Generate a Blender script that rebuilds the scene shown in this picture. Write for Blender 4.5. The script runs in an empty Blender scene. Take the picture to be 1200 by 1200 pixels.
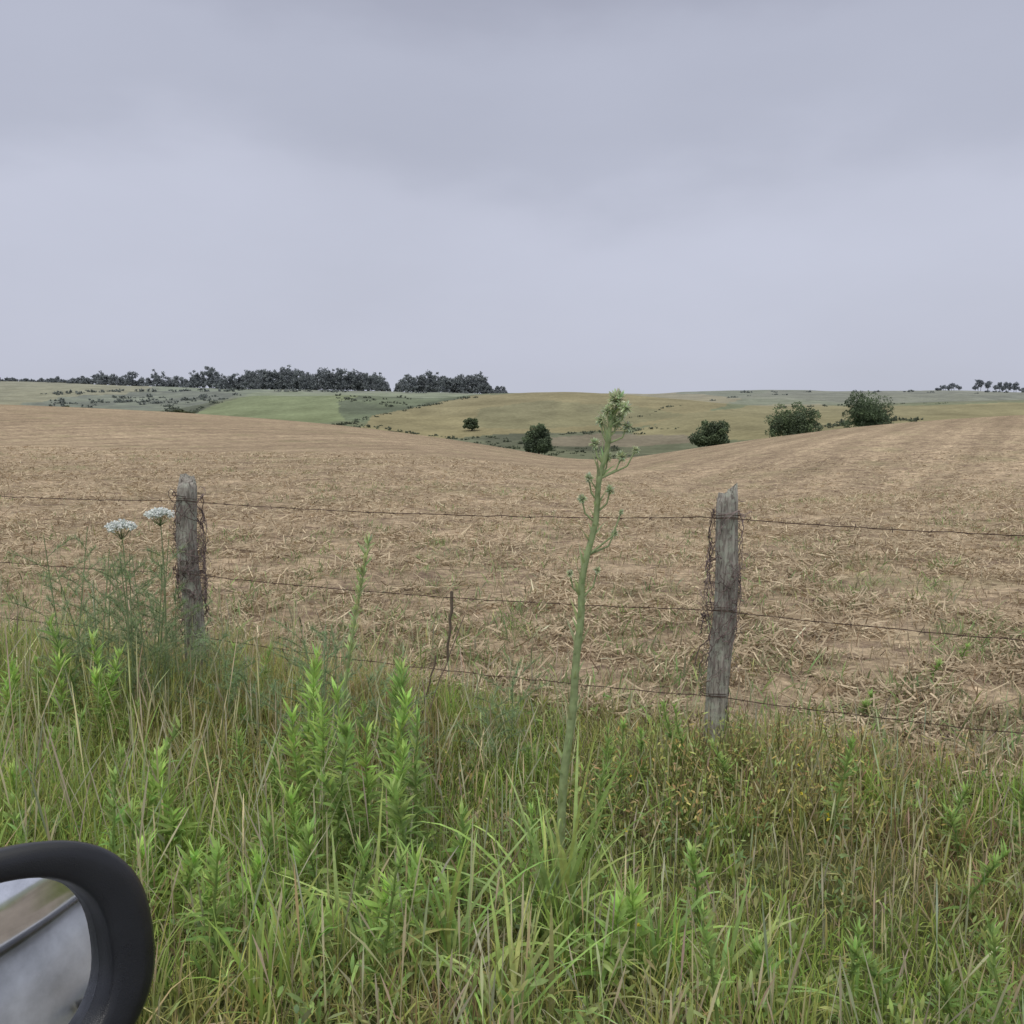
import bpy, math, numpy as np
from mathutils import Vector
rng=np.random.default_rng(7)
scene=bpy.context.scene
scene.view_settings.view_transform='Standard'
scene.view_settings.look='None'
scene.view_settings.exposure=0
EYE=1.8
PITCH=math.radians(7.1)
# ---------------------------------------------------------------- numeric helpers
_lat=np.random.default_rng(3).random((256,256))
def vnoise(x,y):
    xi=np.floor(x).astype(int); yi=np.floor(y).astype(int)
    fx=x-xi; fy=y-yi; fx=fx*fx*(3-2*fx); fy=fy*fy*(3-2*fy)
    a=_lat[xi%256,yi%256]; b=_lat[(xi+1)%256,yi%256]; c=_lat[xi%256,(yi+1)%256]; d=_lat[(xi+1)%256,(yi+1)%256]
    return (a*(1-fx)+b*fx)*(1-fy)+(c*(1-fx)+d*fx)*fy
def fbm(x,y,o=4):
    s=0;a=.5;t=0
    for i in range(o):
        s=s+a*vnoise(x*2**i+17.3*i,y*2**i+9.1*i); t+=a; a*=.5
    return s/t
def sm(t):
    t=np.clip(t,0,1); return t*t*(3-2*t)
FD=np.array([.943,-.333]); FN=np.array([.333,.943])
def sdist(x,y): return (x-1.0)*FN[0]+(y-4.25)*FN[1]
# ---------------------------------------------------------------- terrain profile
B=np.array([-400,0,100,200,300,400,500,600,660,720,800,900,1000,1100,1200,1600])
UB=(B-600)/1040.
CR_D=np.array([120,110,110,110,105,95,85,75,68,66,66,66,66,66,66,66.])
CR_E=np.array([466,473,477,482,489,498,511,528,541,543,530,514,501,492,485,475.])
Z220=np.array([-8,-8,-8,-9,-10,-11,-12,-12,-12,-12,-11,-9,-8,-7,-7,-7.])
MID=np.array([470,478,482,482,464,462,467,460,459,461,467,476,473,470,468,468.])
FAR=np.array([448,446,449,453,457,458,460,462,463,462,460,457,459,458,460,460.])
def e_of(p): return (470-p)*.00096
ZC=EYE+e_of(CR_E)*CR_D
ZM=EYE+e_of(MID)*450
ZF=EYE+e_of(FAR)*1100
def smooth_interp(u,T):
    return (np.interp(u,UB,T)*2+np.interp(u-.02,UB,T)+np.interp(u+.02,UB,T)+np.interp(u-.04,UB,T)*.5+np.interp(u+.04,UB,T)*.5)/5
def polar(x,y):
    th=np.arctan2(x,y); r=np.hypot(x,y); thc=np.clip(th,-.72,.72)
    return th,np.tan(thc),r*np.cos(thc)
def r_(x,y): return np.hypot(x,y)
def height(x,y):
    x=np.asarray(x,float); y=np.asarray(y,float)
    th,u,D=polar(x,y)
    w=sm((math.pi-np.abs(th))/1.4)
    yc=smooth_interp(u,CR_D); zc=smooth_interp(u,ZC)
    ks=[np.full_like(D,9.),yc,yc+70,np.maximum(np.full_like(D,230.),yc+90),np.full_like(D,450.),np.full_like(D,640.),np.full_like(D,1100.),np.full_like(D,1500.),np.full_like(D,7000.)]
    z2=smooth_interp(u,Z220)
    zs=[np.zeros_like(D),zc,zc*.3+z2*.7,z2,smooth_interp(u,ZM),smooth_interp(u,ZM)*.5-5,smooth_interp(u,ZF),smooth_interp(u,ZF)-14,np.full_like(D,-60.)]
    z=np.zeros_like(D)
    for i in range(len(ks)-1):
        t=(D-ks[i])/(ks[i+1]-ks[i]); m=(t>=0)&(t<1)
        if i==0:
            s=np.clip(t,0,1)**1.25
            z=np.where(m,zs[0]+(zs[1]-zs[0])*s,z)
        else:
            z=np.where(m,zs[i]+(zs[i+1]-zs[i])*sm(t),z)
    z=np.where(D>=7000,-60,z)
    z=z-.95*np.exp(-((D-29)/10.)**2)*sm((u-.02)/.25)
    z=z-.5*np.exp(-((D-45)/16.)**2)*sm((-.05-u)/.3)
    z=z+(fbm(x/90.,y/90.,3)-.5)*6*sm((D-160)/150.)
    z=z+(fbm(x/14.+5,y/14.,3)-.5)*.35*sm((D-12)/20.)*(1-sm((D-50)/60.))*.6
    z=z*w
    sd=sdist(x,y)
    bank=.4*sm((-1.3-sd)/1.9)*(sd>-12)+0.4*(sd<=-12)
    bank=np.where((y<0)&(r_(x,y)>30),bank*np.clip(1-(r_(x,y)-30)/30,0,1),bank)
    bank=bank*np.clip(1-(np.abs(x)-60)/60,0,1)
    z=z+bank
    z=z+(fbm(x*1.7,y*1.7,3)-.5)*.08*(sd>-3.2)*(D<40)
    return z
def H(x,y): return float(height(np.array([x]),np.array([y]))[0])
# ---------------------------------------------------------------- mesh helper
def mk(name,V,F=None,faces=None,col=None,mats=(),smooth=False,matidx=None,extra=None):
    me=bpy.data.meshes.new(name)
    V=np.asarray(V,np.float32)
    if F is not None:
        F=np.asarray(F,np.int32); n,k=F.shape
        me.vertices.add(len(V)); me.vertices.foreach_set('co',V.ravel())
        me.loops.add(n*k); me.loops.foreach_set('vertex_index',F.ravel())
        me.polygons.add(n); me.polygons.foreach_set('loop_start',np.arange(0,n*k,k,dtype=np.int32))
        try: me.polygons.foreach_set('loop_total',np.full(n,k,np.int32))
        except Exception: pass
    else:
        me.from_pydata([tuple(map(float,v)) for v in V],[],faces)
    if col is not None:
        a=me.color_attributes.new('Col','FLOAT_COLOR','POINT')
        c=np.ones((len(V),4),np.float32); c[:,:3]=col; a.data.foreach_set('color',c.ravel())
    if extra is not None:
        a=me.attributes.new('mask','FLOAT','POINT'); a.data.foreach_set('value',np.asarray(extra,np.float32))
    for m in mats: me.materials.append(m)
    me.update(calc_edges=True); me.validate()
    if matidx is not None: me.polygons.foreach_set('material_index',np.asarray(matidx,np.int32))
    if smooth: me.polygons.foreach_set('use_smooth',np.ones(len(me.polygons),bool))
    ob=bpy.data.objects.new(name,me); scene.collection.objects.link(ob); return ob
class Acc:
    def __init__(s): s.V=[];s.F=[];s.C=[];s.M=[];s.n=0
    def add(s,V,F,C,m=0):
        s.V.append(V); s.F.append(F+s.n); s.C.append(np.broadcast_to(C,V.shape)); s.M.append(np.full(len(F),m)); s.n+=len(V)
    def make(s,name,mats,smooth=False):
        return mk(name,np.vstack(s.V),F=np.vstack(s.F),col=np.vstack(s.C),mats=mats,smooth=smooth,matidx=np.concatenate(s.M))
def nrm(v): return v/np.maximum(np.linalg.norm(v,axis=-1,keepdims=True),1e-9)
GR=[1,.85,.55,.06]
LF=[.25,1,.8,.04]
def ribbons(P,d,L,W,g,prof,c0,c1,roll=None):
    P=np.asarray(P,float);N=len(P);K=len(prof); d=nrm(np.asarray(d,float))
    L=np.broadcast_to(L,(N,)).astype(float);W=np.broadcast_to(W,(N,)).astype(float);g=np.broadcast_to(g,(N,)).astype(float)
    ref=np.zeros((N,3)); ref[:,2]=1
    vert=np.abs(d[:,2])>.93
    a=rng.uniform(0,6.28,N); ref[vert]=np.c_[np.cos(a),np.sin(a),np.zeros(N)][vert]
    s=nrm(np.cross(d,ref)); n2=np.cross(s,d)
    ro=rng.normal(0,.5,N) if roll is None else roll
    s=s*np.cos(ro)[:,None]+n2*np.sin(ro)[:,None]
    t=np.linspace(0,1,K)
    C=P[:,None,:]+L[:,None,None]*(d[:,None,:]*t[None,:,None])
    C[:,:,2]-= (L*g)[:,None]*t[None,:]**2
    w=.5*W[:,None]*np.array(prof)[None,:]
    A=C-s[:,None,:]*w[:,:,None]; Bv=C+s[:,None,:]*w[:,:,None]
    V=np.stack([A,Bv],2).reshape(-1,3)
    base=(np.arange(N)*2*K)[:,None]+ (np.arange(K-1)*2)[None,:]
    F=np.stack([base,base+1,base+3,base+2],-1).reshape(-1,4)
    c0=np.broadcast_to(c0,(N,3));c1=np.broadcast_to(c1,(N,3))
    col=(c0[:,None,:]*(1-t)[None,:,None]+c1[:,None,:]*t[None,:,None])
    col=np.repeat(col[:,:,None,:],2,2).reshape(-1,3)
    return V,F,col
def tube(pts,rad,sides=5,col=(.2,.2,.2),wob=0):
    pts=np.asarray(pts,float);n=len(pts); rad=np.broadcast_to(rad,(n,)).astype(float)
    T=np.gradient(pts,axis=0); T=nrm(T)
    ref=np.array([0,1,0.]) if abs(T[0][1])<.8 else np.array([1,0,0.])
    s=nrm(np.cross(T,ref)); q=np.cross(T,s)
    a=np.arange(sides)*2*math.pi/sides
    R=rad[:,None]*(1+wob*rng.normal(size=(n,sides)))
    V=pts[:,None,:]+R[:,:,None]*(s[:,None,:]*np.cos(a)[None,:,None]+q[:,None,:]*np.sin(a)[None,:,None])
    V=V.reshape(-1,3)
    i=np.arange(n-1)[:,None]*sides; j=np.arange(sides)[None,:]; j2=(j+1)%sides
    F=np.stack([i+j,i+j2,i+sides+j2,i+sides+j],-1).reshape(-1,4)
    c=np.asarray(col,float)
    if c.ndim==2: c=np.repeat(c,sides,0)
    else: c=np.broadcast_to(c,(len(V),3))
    return V,F,c
def jit(c,N,a=.2,b=.08):
    c=np.asarray(c,float)
    return np.clip(c[None,:]*(1+rng.normal(0,a,(N,1)))*(1+rng.normal(0,b,(N,3))),.005,.9)
# ---------------------------------------------------------------- materials
def newmat(name):
    m=bpy.data.materials.new(name); m.use_nodes=True
    nt=m.node_tree; nt.nodes.clear(); return m,nt
def leafmat(name,trans=.35,rough=.6,spec=.25,light=False):
    m,nt=newmat(name);N=nt.nodes;L=nt.links
    o=N.new('ShaderNodeOutputMaterial');tr=N.new('ShaderNodeBsdfTranslucent');mx=N.new('ShaderNodeMixShader')
    a=N.new('ShaderNodeAttribute');a.attribute_name='Col'
    mx.inputs[0].default_value=trans
    if light:
        p=N.new('ShaderNodeBsdfDiffuse'); L.new(a.outputs['Color'],p.inputs['Color']);L.new(a.outputs['Color'],tr.inputs['Color'])
    else:
        p=N.new('ShaderNodeBsdfPrincipled')
        no=N.new('ShaderNodeTexNoise');no.inputs['Scale'].default_value=35;geo=N.new('ShaderNodeNewGeometry')
        L.new(geo.outputs['Position'],no.inputs['Vector'])
        mp=N.new('ShaderNodeMapRange');mp.inputs[1].default_value=.3;mp.inputs[2].default_value=.7;mp.inputs[3].default_value=.8;mp.inputs[4].default_value=1.2
        L.new(no.outputs[0],mp.inputs[0])
        vm=N.new('ShaderNodeVectorMath');vm.operation='SCALE';L.new(a.outputs['Color'],vm.inputs[0]);L.new(mp.outputs[0],vm.inputs['Scale'])
        L.new(vm.outputs[0],p.inputs['Base Color']);L.new(vm.outputs[0],tr.inputs['Color'])
        p.inputs['Roughness'].default_value=rough;p.inputs['Specular IOR Level'].default_value=spec
    L.new(p.outputs[0],mx.inputs[1]);L.new(tr.outputs[0],mx.inputs[2]);L.new(mx.outputs[0],o.inputs[0]);return m
M_leaf=leafmat('leaf_green',.38,.6,.15)
M_grass=leafmat('grass_blades',.35,light=True)
M_dry=leafmat('dry_straw',.1,light=True)
M_tree=leafmat('tree_foliage',.25,light=True)
M_flower=leafmat('flower_white',.2,light=True)
def ground_mat():
    m,nt=newmat('ground_surface');N=nt.nodes;L=nt.links
    o=N.new('ShaderNodeOutputMaterial');p=N.new('ShaderNodeBsdfDiffuse');L.new(p.outputs[0],o.inputs[0])
    a=N.new('ShaderNodeAttribute');a.attribute_name='Col'
    k=N.new('ShaderNodeAttribute');k.attribute_name='mask'
    geo=N.new('ShaderNodeNewGeometry')
    def noise(s,d=4,vec=None,r=.6):
        n=N.new('ShaderNodeTexNoise');n.inputs['Scale'].default_value=s;n.inputs['Detail'].default_value=d;n.inputs['Roughness'].default_value=r
        L.new(vec or geo.outputs['Position'],n.inputs['Vector']);return n.outputs[0]
    def mr(x,a0,a1,b0,b1):
        q=N.new('ShaderNodeMapRange')
        for i,v in enumerate((a0,a1,b0,b1)): q.inputs[i+1].default_value=v
        L.new(x,q.inputs[0]);return q.outputs[0]
    def mul(x,y):
        q=N.new('ShaderNodeMath');q.operation='MULTIPLY';L.new(x,q.inputs[0])
        if isinstance(y,(int,float)): q.inputs[1].default_value=y
        else: L.new(y,q.inputs[1])
        return q.outputs[0]
    def mapv(rot,sc):
        q=N.new('ShaderNodeMapping');q.inputs['Rotation'].default_value=(0,0,rot);q.inputs['Scale'].default_value=sc
        L.new(geo.outputs['Position'],q.inputs['Vector']);return q.outputs[0]
    f1=mr(noise(9,5,mapv(.5,(1,1.6,1)),.75),.32,.68,.4,1.45)
    f2=mr(noise(.9,6,mapv(.5,(1,1.3,1)),.8),.3,.7,.64,1.30)
    f3=mr(noise(.07,5),.3,.7,.80,1.16)
    w=N.new('ShaderNodeTexWave');w.inputs['Scale'].default_value=.11;w.inputs['Distortion'].default_value=5;w.inputs['Detail'].default_value=4;w.inputs['Detail Scale'].default_value=.5
    L.new(mapv(.55,(1,1,1)),w.inputs['Vector'])
    f4=mr(w.outputs['Fac'],0,1,.87,1.06)
    w2=N.new('ShaderNodeTexWave');w2.inputs['Scale'].default_value=.42;w2.inputs['Distortion'].default_value=3;w2.inputs['Detail'].default_value=3
    L.new(mapv(.55,(1,1,1)),w2.inputs['Vector'])
    f5=mr(w2.outputs['Fac'],0,1,.95,1.04)
    fld=mul(mul(mul(f1,f2),mul(f3,f4)),f5)
    g=mul(mr(noise(.05,7,None,.7),.3,.7,.75,1.25),mr(noise(.7,4),.3,.7,.85,1.15))
    mx=N.new('ShaderNodeMix');mx.data_type='FLOAT';L.new(k.outputs['Fac'],mx.inputs[0]);L.new(g,mx.inputs[2]);L.new(fld,mx.inputs[3])
    vm=N.new('ShaderNodeVectorMath');vm.operation='SCALE';L.new(a.outputs['Color'],vm.inputs[0]);L.new(mx.outputs[0],vm.inputs['Scale'])
    so=N.new('ShaderNodeMix');so.data_type='RGBA'
    soil=mul(mr(noise(2.3,6,mapv(.5,(1,1.5,1)),.8),.48,.62,0,.82),k.outputs['Fac'])
    L.new(soil,so.inputs[0]);L.new(vm.outputs[0],so.inputs[6]);so.inputs[7].default_value=(.175,.125,.10,1)
    so2=N.new('ShaderNodeMix');so2.data_type='RGBA'
    gr=mul(mr(noise(.35,5,None,.7),.53,.75,0,.5),k.outputs['Fac'])
    L.new(gr,so2.inputs[0]);L.new(so.outputs[2],so2.inputs[6]);so2.inputs[7].default_value=(.27,.27,.14,1)
    L.new(so2.outputs[2],p.inputs['Color'])
    b=N.new('ShaderNodeBump');b.inputs['Strength'].default_value=.7;b.inputs['Distance'].default_value=.06
    L.new(noise(11,4,None,.75),b.inputs['Height']);L.new(b.outputs[0],p.inputs['Normal'])
    return m
M_ground=ground_mat()
def woodmat():
    m,nt=newmat('weathered_wood');N=nt.nodes;L=nt.links
    o=N.new('ShaderNodeOutputMaterial');p=N.new('ShaderNodeBsdfPrincipled');L.new(p.outputs[0],o.inputs[0])
    geo=N.new('ShaderNodeNewGeometry');mp=N.new('ShaderNodeMapping');mp.inputs['Scale'].default_value=(1,1,.10);L.new(geo.outputs['Position'],mp.inputs[0])
    n=N.new('ShaderNodeTexNoise');n.inputs['Scale'].default_value=80;n.inputs['Detail'].default_value=7;n.inputs['Roughness'].default_value=.75;n.inputs['Distortion'].default_value=.6;L.new(mp.outputs[0],n.inputs['Vector'])
    r=N.new('ShaderNodeValToRGB');r.color_ramp.elements[0].position=.36;r.color_ramp.elements[0].color=(.10,.082,.068,1);r.color_ramp.elements[1].position=.60;r.color_ramp.elements[1].color=(.56,.52,.46,1)
    L.new(n.outputs[0],r.inputs[0])
    n2=N.new('ShaderNodeTexNoise');n2.inputs['Scale'].default_value=17;n2.inputs['Detail'].default_value=8;n2.inputs['Roughness'].default_value=.75;L.new(geo.outputs['Position'],n2.inputs['Vector'])
    mr=N.new('ShaderNodeMapRange');mr.inputs[1].default_value=.50;mr.inputs[2].default_value=.57;mr.inputs[4].default_value=.8;L.new(n2.outputs[0],mr.inputs[0])
    mx=N.new('ShaderNodeMix');mx.data_type='RGBA';L.new(mr.outputs[0],mx.inputs[0]);L.new(r.outputs[0],mx.inputs[6]);mx.inputs[7].default_value=(.52,.54,.45,1)
    L.new(mx.outputs[2],p.inputs['Base Color']);p.inputs['Roughness'].default_value=.95
    b=N.new('ShaderNodeBump');b.inputs['Strength'].default_value=1;b.inputs['Distance'].default_value=.015;L.new(n.outputs[0],b.inputs['Height']);L.new(b.outputs[0],p.inputs['Normal'])
    return m
M_wood=woodmat()
def simple(name,c,rough=.5,metal=0,spec=.5,noise=None,bump=0):
    m,nt=newmat(name);N=nt.nodes;L=nt.links
    o=N.new('ShaderNodeOutputMaterial');p=N.new('ShaderNodeBsdfPrincipled');L.new(p.outputs[0],o.inputs[0])
    p.inputs['Roughness'].default_value=rough;p.inputs['Metallic'].default_value=metal;p.inputs['Specular IOR Level'].default_value=spec
    n=N.new('ShaderNodeTexNoise');n.inputs['Scale'].default_value=noise or 40;n.inputs['Detail'].default_value=7;n.inputs['Roughness'].default_value=.65
    tc=N.new('ShaderNodeTexCoord');L.new(tc.outputs['Object'],n.inputs['Vector'])
    mr=N.new('ShaderNodeMapRange');mr.inputs[1].default_value=.3;mr.inputs[2].default_value=.7;mr.inputs[3].default_value=.78;mr.inputs[4].default_value=1.22;L.new(n.outputs[0],mr.inputs[0])
    vm=N.new('ShaderNodeVectorMath');vm.operation='SCALE';vm.inputs[0].default_value=c;L.new(mr.outputs[0],vm.inputs['Scale']);L.new(vm.outputs[0],p.inputs['Base Color'])
    m2=N.new('ShaderNodeMath');m2.operation='MULTIPLY';m2.inputs[1].default_value=rough;L.new(mr.outputs[0],m2.inputs[0]);L.new(m2.outputs[0],p.inputs['Roughness'])
    if bump:
        n3=N.new('ShaderNodeTexNoise');n3.inputs['Scale'].default_value=900;L.new(tc.outputs['Object'],n3.inputs['Vector'])
        b=N.new('ShaderNodeBump');b.inputs['Strength'].default_value=bump;b.inputs['Distance'].default_value=.001;L.new(n3.outputs[0],b.inputs['Height']);L.new(b.outputs[0],p.inputs['Normal'])
    return m
M_wire=simple('rusty_wire',(.10,.065,.05),.7,.5)
M_bark=simple('bark',(.10,.08,.065),.95)
M_black=simple('black_plastic',(.013,.014,.017),.30,0,.5,25,.3)
M_glass=simple('mirror_glass',(.80,.82,.86),.04,1,.5,30)
M_paint=simple('silver_car_paint',(.55,.56,.58),.4,.3,.5,3)
# ---------------------------------------------------------------- ground sheet
th=np.radians(np.concatenate([np.arange(-180,-36,3.),np.arange(-36,36,.12),np.arange(36,180.1,3.)]))
rr=np.concatenate([[.001],np.geomspace(.8,150,270),np.geomspace(152,1500,230),np.geomspace(1550,7000,14)])
TH,RR=np.meshgrid(th,rr,indexing='ij')
X=RR*np.sin(TH);Y=RR*np.cos(TH)
Z=height(X,Y)
nt_,nr_=TH.shape
V=np.stack([X,Y,Z],-1).reshape(-1,3)
i=np.arange(nt_-1)[:,None]*nr_; j=np.arange(nr_-1)[None,:]
F=np.stack([i+j,i+j+1,i+nr_+j+1,i+nr_+j],-1).reshape(-1,4)
x,y,z=V.T
_,u,D=polar(x,y); sd=sdist(x,y)
e=(z-EYE)/np.maximum(D,.1); A=600+1040*u; Bq=470-e/.00096
A_=A+(fbm(x/30,y/30)-.5)*24; B_=Bq+(fbm(x/40+9,y/40)-.5)*6
def poly(P):
    ins=np.zeros(len(A_),bool); n=len(P)
    for q in range(n):
        x1,y1=P[q];x2,y2=P[(q+1)%n]
        if y1==y2: continue
        c=((y1>B_)!=(y2>B_))&(A_<(x2-x1)*(B_-y1)/(y2-y1)+x1); ins^=c
    return ins
col=np.zeros((len(V),3)); col[:]=(.155,.170,.09)
fardef=fbm(x/120,y/120,4)[:,None]
mott=fbm(x/26+4,y/26,5)
col=col*(.7+.6*fardef)
def setp(P,c,mo=0):
    m=poly(P)&(D>150)
    cc=np.array(c)*(.85+.3*fardef[m])
    if mo: cc=cc*(1-mo*sm((mott[m]-.45)/.12))[:,None]
    col[m]=cc
setp([(-200,440),(180,446),(175,458),(110,464),(40,472),(-200,476)],(.25,.235,.115),.1)
setp([(180,450),(330,456),(280,463),(200,462)],(.175,.21,.11),.2)
setp([(30,470),(110,462),(190,459),(285,458),(262,470),(215,490),(120,492),(40,480)],(.15,.17,.10),.4)
setp([(205,492),(300,459),(420,459),(560,461),(470,484),(330,500)],(.20,.235,.11),.06)
setp([(395,470),(430,463),(500,466),(560,463),(470,484),(425,494),(405,492)],(.145,.175,.095),.35)
setp([(425,500),(440,486),(560,464),(640,457),(760,458),(870,466),(820,484),(730,505),(600,510),(500,515)],(.275,.235,.115),.10)
setp([(560,478),(640,470),(730,474),(800,486),(740,498),(620,503),(560,500)],(.24,.22,.11),.12)
setp([(735,508),(800,484),(900,472),(1010,476),(1250,470),(1250,500),(740,520)],(.26,.23,.115),.08)
setp([(850,466),(900,457),(1300,455),(1300,470),(1000,471)],(.185,.19,.115),.2)
setp([(500,516),(600,508),(730,505),(770,512),(860,525),(740,545),(620,545)],(.145,.155,.09),.4)
setp([(620,513),(700,508),(800,508),(850,516),(740,524),(640,522)],(.21,.18,.12),.1)
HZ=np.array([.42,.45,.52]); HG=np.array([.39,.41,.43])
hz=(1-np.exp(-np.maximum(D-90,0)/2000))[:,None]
col=col*(1-hz)+HG*hz  # distance haze painted into the ground colour, no fog volume
yc=smooth_interp(u,CR_D)
edge=sd+(fbm(x*1.3,y*1.3)-.5)*1.4
fmask=(edge>.25)&(D<yc+12)&(np.abs(TH.ravel())<1.6)
fc=np.array([.525,.41,.28])*(.88+.24*fbm(x/7,y/7)[:,None])
fs=sm((D-15)/60)[:,None]
fc=fc*(1-.08*fs)
col[fmask]=fc[fmask]
vg=(edge<=.25)&(sd>-3.4)&(np.abs(x)<200)
col[vg]=np.array([.12,.13,.055])*(.7+.6*fbm(x*3,y*3)[vg][:,None])
rd=(sd<=-3.4)&(sd>-10)
col[rd]=(.27,.23,.19)
bk=(sd<=-10)&(D<150); col[bk]=(.14,.16,.07)
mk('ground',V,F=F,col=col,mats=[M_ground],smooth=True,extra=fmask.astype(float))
# ---------------------------------------------------------------- straw litter on the field
def on_field(N,d0,d1,pw=1.0,spread=.72):
    q=rng.random(N)
    Dd=(d0**(1-pw)+q*(d1**(1-pw)-d0**(1-pw)))**(1/(1-pw)) if pw!=1 else d0*(d1/d0)**q
    uu=rng.uniform(-spread,spread,N); return uu*Dd,Dd
acc=Acc()
N=210000
xs,ys=on_field(N,3.2,38,.85)
keep=sdist(xs,ys)+(fbm(xs*1.3,ys*1.3)-.5)*1.4>.2
cl=fbm(xs*2.2+8,ys*2.8,5)+rng.normal(0,.05,N)
keep&=cl>.475
xs=xs[keep];ys=ys[keep];cl=cl[keep];N=len(xs)
zs=height(xs,ys)+rng.random(N)**2*.03+.004+np.clip(cl-.48,0,.3)*.4*rng.random(N)
az=rng.normal(.5,1.8,N)
d=np.c_[np.cos(az),np.sin(az),rng.normal(0,.3,N)]
tone=rng.random(N)[:,None]
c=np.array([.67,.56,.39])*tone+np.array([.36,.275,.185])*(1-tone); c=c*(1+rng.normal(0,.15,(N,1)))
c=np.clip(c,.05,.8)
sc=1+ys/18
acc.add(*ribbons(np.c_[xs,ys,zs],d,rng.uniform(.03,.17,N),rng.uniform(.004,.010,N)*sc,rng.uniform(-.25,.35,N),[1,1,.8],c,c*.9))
N=24000
xs,ys=on_field(N,3.4,22,.8)
ca,sa=math.cos(.5),math.sin(.5)
a=xs*ca+ys*sa; b=-xs*sa+ys*ca; b=np.round(b/.42)*.42+rng.normal(0,.09,N); xs=a*ca-b*sa; ys=a*sa+b*ca
keep=(sdist(xs,ys)+(fbm(xs*1.3,ys*1.3)-.5)*1.4>.2); xs=xs[keep];ys=ys[keep];N=len(xs)
d=np.c_[rng.normal(0,.5,N),rng.normal(0,.5,N),np.ones(N)]
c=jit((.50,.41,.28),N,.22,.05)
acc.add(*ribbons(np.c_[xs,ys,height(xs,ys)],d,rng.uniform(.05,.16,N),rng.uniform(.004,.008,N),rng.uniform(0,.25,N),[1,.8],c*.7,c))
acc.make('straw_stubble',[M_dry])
acc=Acc()
for k in range(2200):
    D0=4.3*(7.5**rng.random()); x0=rng.uniform(-.62,.62)*D0; y0=D0
    s0=sdist(x0,y0)
    if s0<.4: continue
    near=math.exp(-s0/1.6)
    if fbm(x0*.35+3,y0*.35,3)<.53-.22*near-(.09 if x0>0 else 0): continue
    n=rng.integers(4,20); sp=.05+.004*D0; P=np.c_[x0+rng.normal(0,sp,n),y0+rng.normal(0,sp,n),np.zeros(n)];P[:,2]=height(P[:,0],P[:,1])
    d=np.c_[rng.normal(0,.6,n),rng.normal(0,.6,n),np.ones(n)]
    c=jit([(.24,.31,.13),(.34,.34,.19)][rng.integers(2)],n,.25)
    acc.add(*ribbons(P,d,rng.uniform(.05,.21,n)*(1+.8*near),rng.uniform(.005,.013,n),.3,LF,c,c*1.2))
acc.make('field_weeds',[M_leaf])
# ---------------------------------------------------------------- verge grass
def verge_pts(N,s0=-3.3,s1=.65,a0=-5.6,a1=4.8):
    s=rng.uniform(s0,s1,N); a=rng.uniform(a0,a1,N)
    x=1.0+FD[0]*a+FN[0]*(s); y=4.25+FD[1]*a+FN[1]*(s)
    return x,y,s
acc=Acc()
N=116000
xs,ys,s=verge_pts(N)
cl=fbm(xs*1.6,ys*1.6,4); cl2=fbm(xs*.9+30,ys*.9+3,4); cl3=fbm(xs*2.4+50,ys*2.4,3)
left=sm((.6-xs)/2.6)
fr=np.exp(-((s+.2)/.5)**2)
hh=(.13+.20*left+.14*fr+.27*sm((cl-.42)/.28)*(.38+.65*left))*rng.uniform(.4,1.3,N)*(1-.4*sm((s-.1)/.5))
green=np.array([.345,.46,.12]); olive=np.array([.46,.455,.175]); dry=np.array([.57,.50,.30]); red=np.array([.42,.31,.18])
w1=sm((cl2-.36)/.28)[:,None]
c=green*(1-w1)+olive*w1
dr=(rng.random(N)<(.09+.22*sm((s+.9)/1.0)+.17*(1-left)*sm((cl3-.4)/.2)))[:,None]
c=np.where(dr,dry,c)
rdm=(rng.random(N)<.32*sm((cl3-.56)/.1)*(1-left*.8))[:,None]
c=np.where(rdm,red,c)
c=c*(1+rng.normal(0,.24,(N,1)))*(1+rng.normal(0,.08,(N,3)));c=np.clip(c,.02,.8)
az=rng.uniform(0,6.28,N)+2.5*fbm(xs*1.1,ys*1.1,2); ti=np.abs(rng.normal(0,.6,N))
d=np.c_[np.cos(az)*ti,np.sin(az)*ti,np.ones(N)]
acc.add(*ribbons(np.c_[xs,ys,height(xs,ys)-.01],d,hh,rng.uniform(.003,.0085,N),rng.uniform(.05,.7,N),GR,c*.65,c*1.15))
N=5200
xs,ys,s=verge_pts(N,-2.8,.55); az=rng.uniform(0,6.28,N); ti=np.abs(rng.normal(0,.3,N))
c=jit((.57,.53,.34),N,.2)
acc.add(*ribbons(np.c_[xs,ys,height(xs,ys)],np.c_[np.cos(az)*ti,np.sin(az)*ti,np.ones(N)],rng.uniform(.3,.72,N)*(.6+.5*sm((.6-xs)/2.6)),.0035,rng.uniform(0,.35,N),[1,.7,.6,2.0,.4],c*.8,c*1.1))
def tussock(x0,y0,L0_,c0):
    n=rng.integers(14,34)
    az=rng.uniform(0,6.28,n); tl=np.abs(rng.normal(0,.5,n)); Pn=np.c_[x0+rng.normal(0,.04,n),y0+rng.normal(0,.04,n),np.full(n,H(x0,y0))]
    c=jit(c0,n,.15)
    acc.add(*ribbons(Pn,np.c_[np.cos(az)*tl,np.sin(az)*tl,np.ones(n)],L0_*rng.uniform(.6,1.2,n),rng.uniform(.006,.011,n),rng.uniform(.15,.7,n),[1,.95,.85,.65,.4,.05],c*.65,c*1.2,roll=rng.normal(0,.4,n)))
for k in range(190):
    xx,yy,s1=verge_pts(1,-3.0,.2,-5.4,4.2); x0,y0=xx[0],yy[0]
    tussock(x0,y0,rng.uniform(.26,.62)*(.55+.45*float(sm((.9-x0)/2.4))),(.38,.53,.14) if rng.random()<.7 else (.48,.50,.19))
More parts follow.
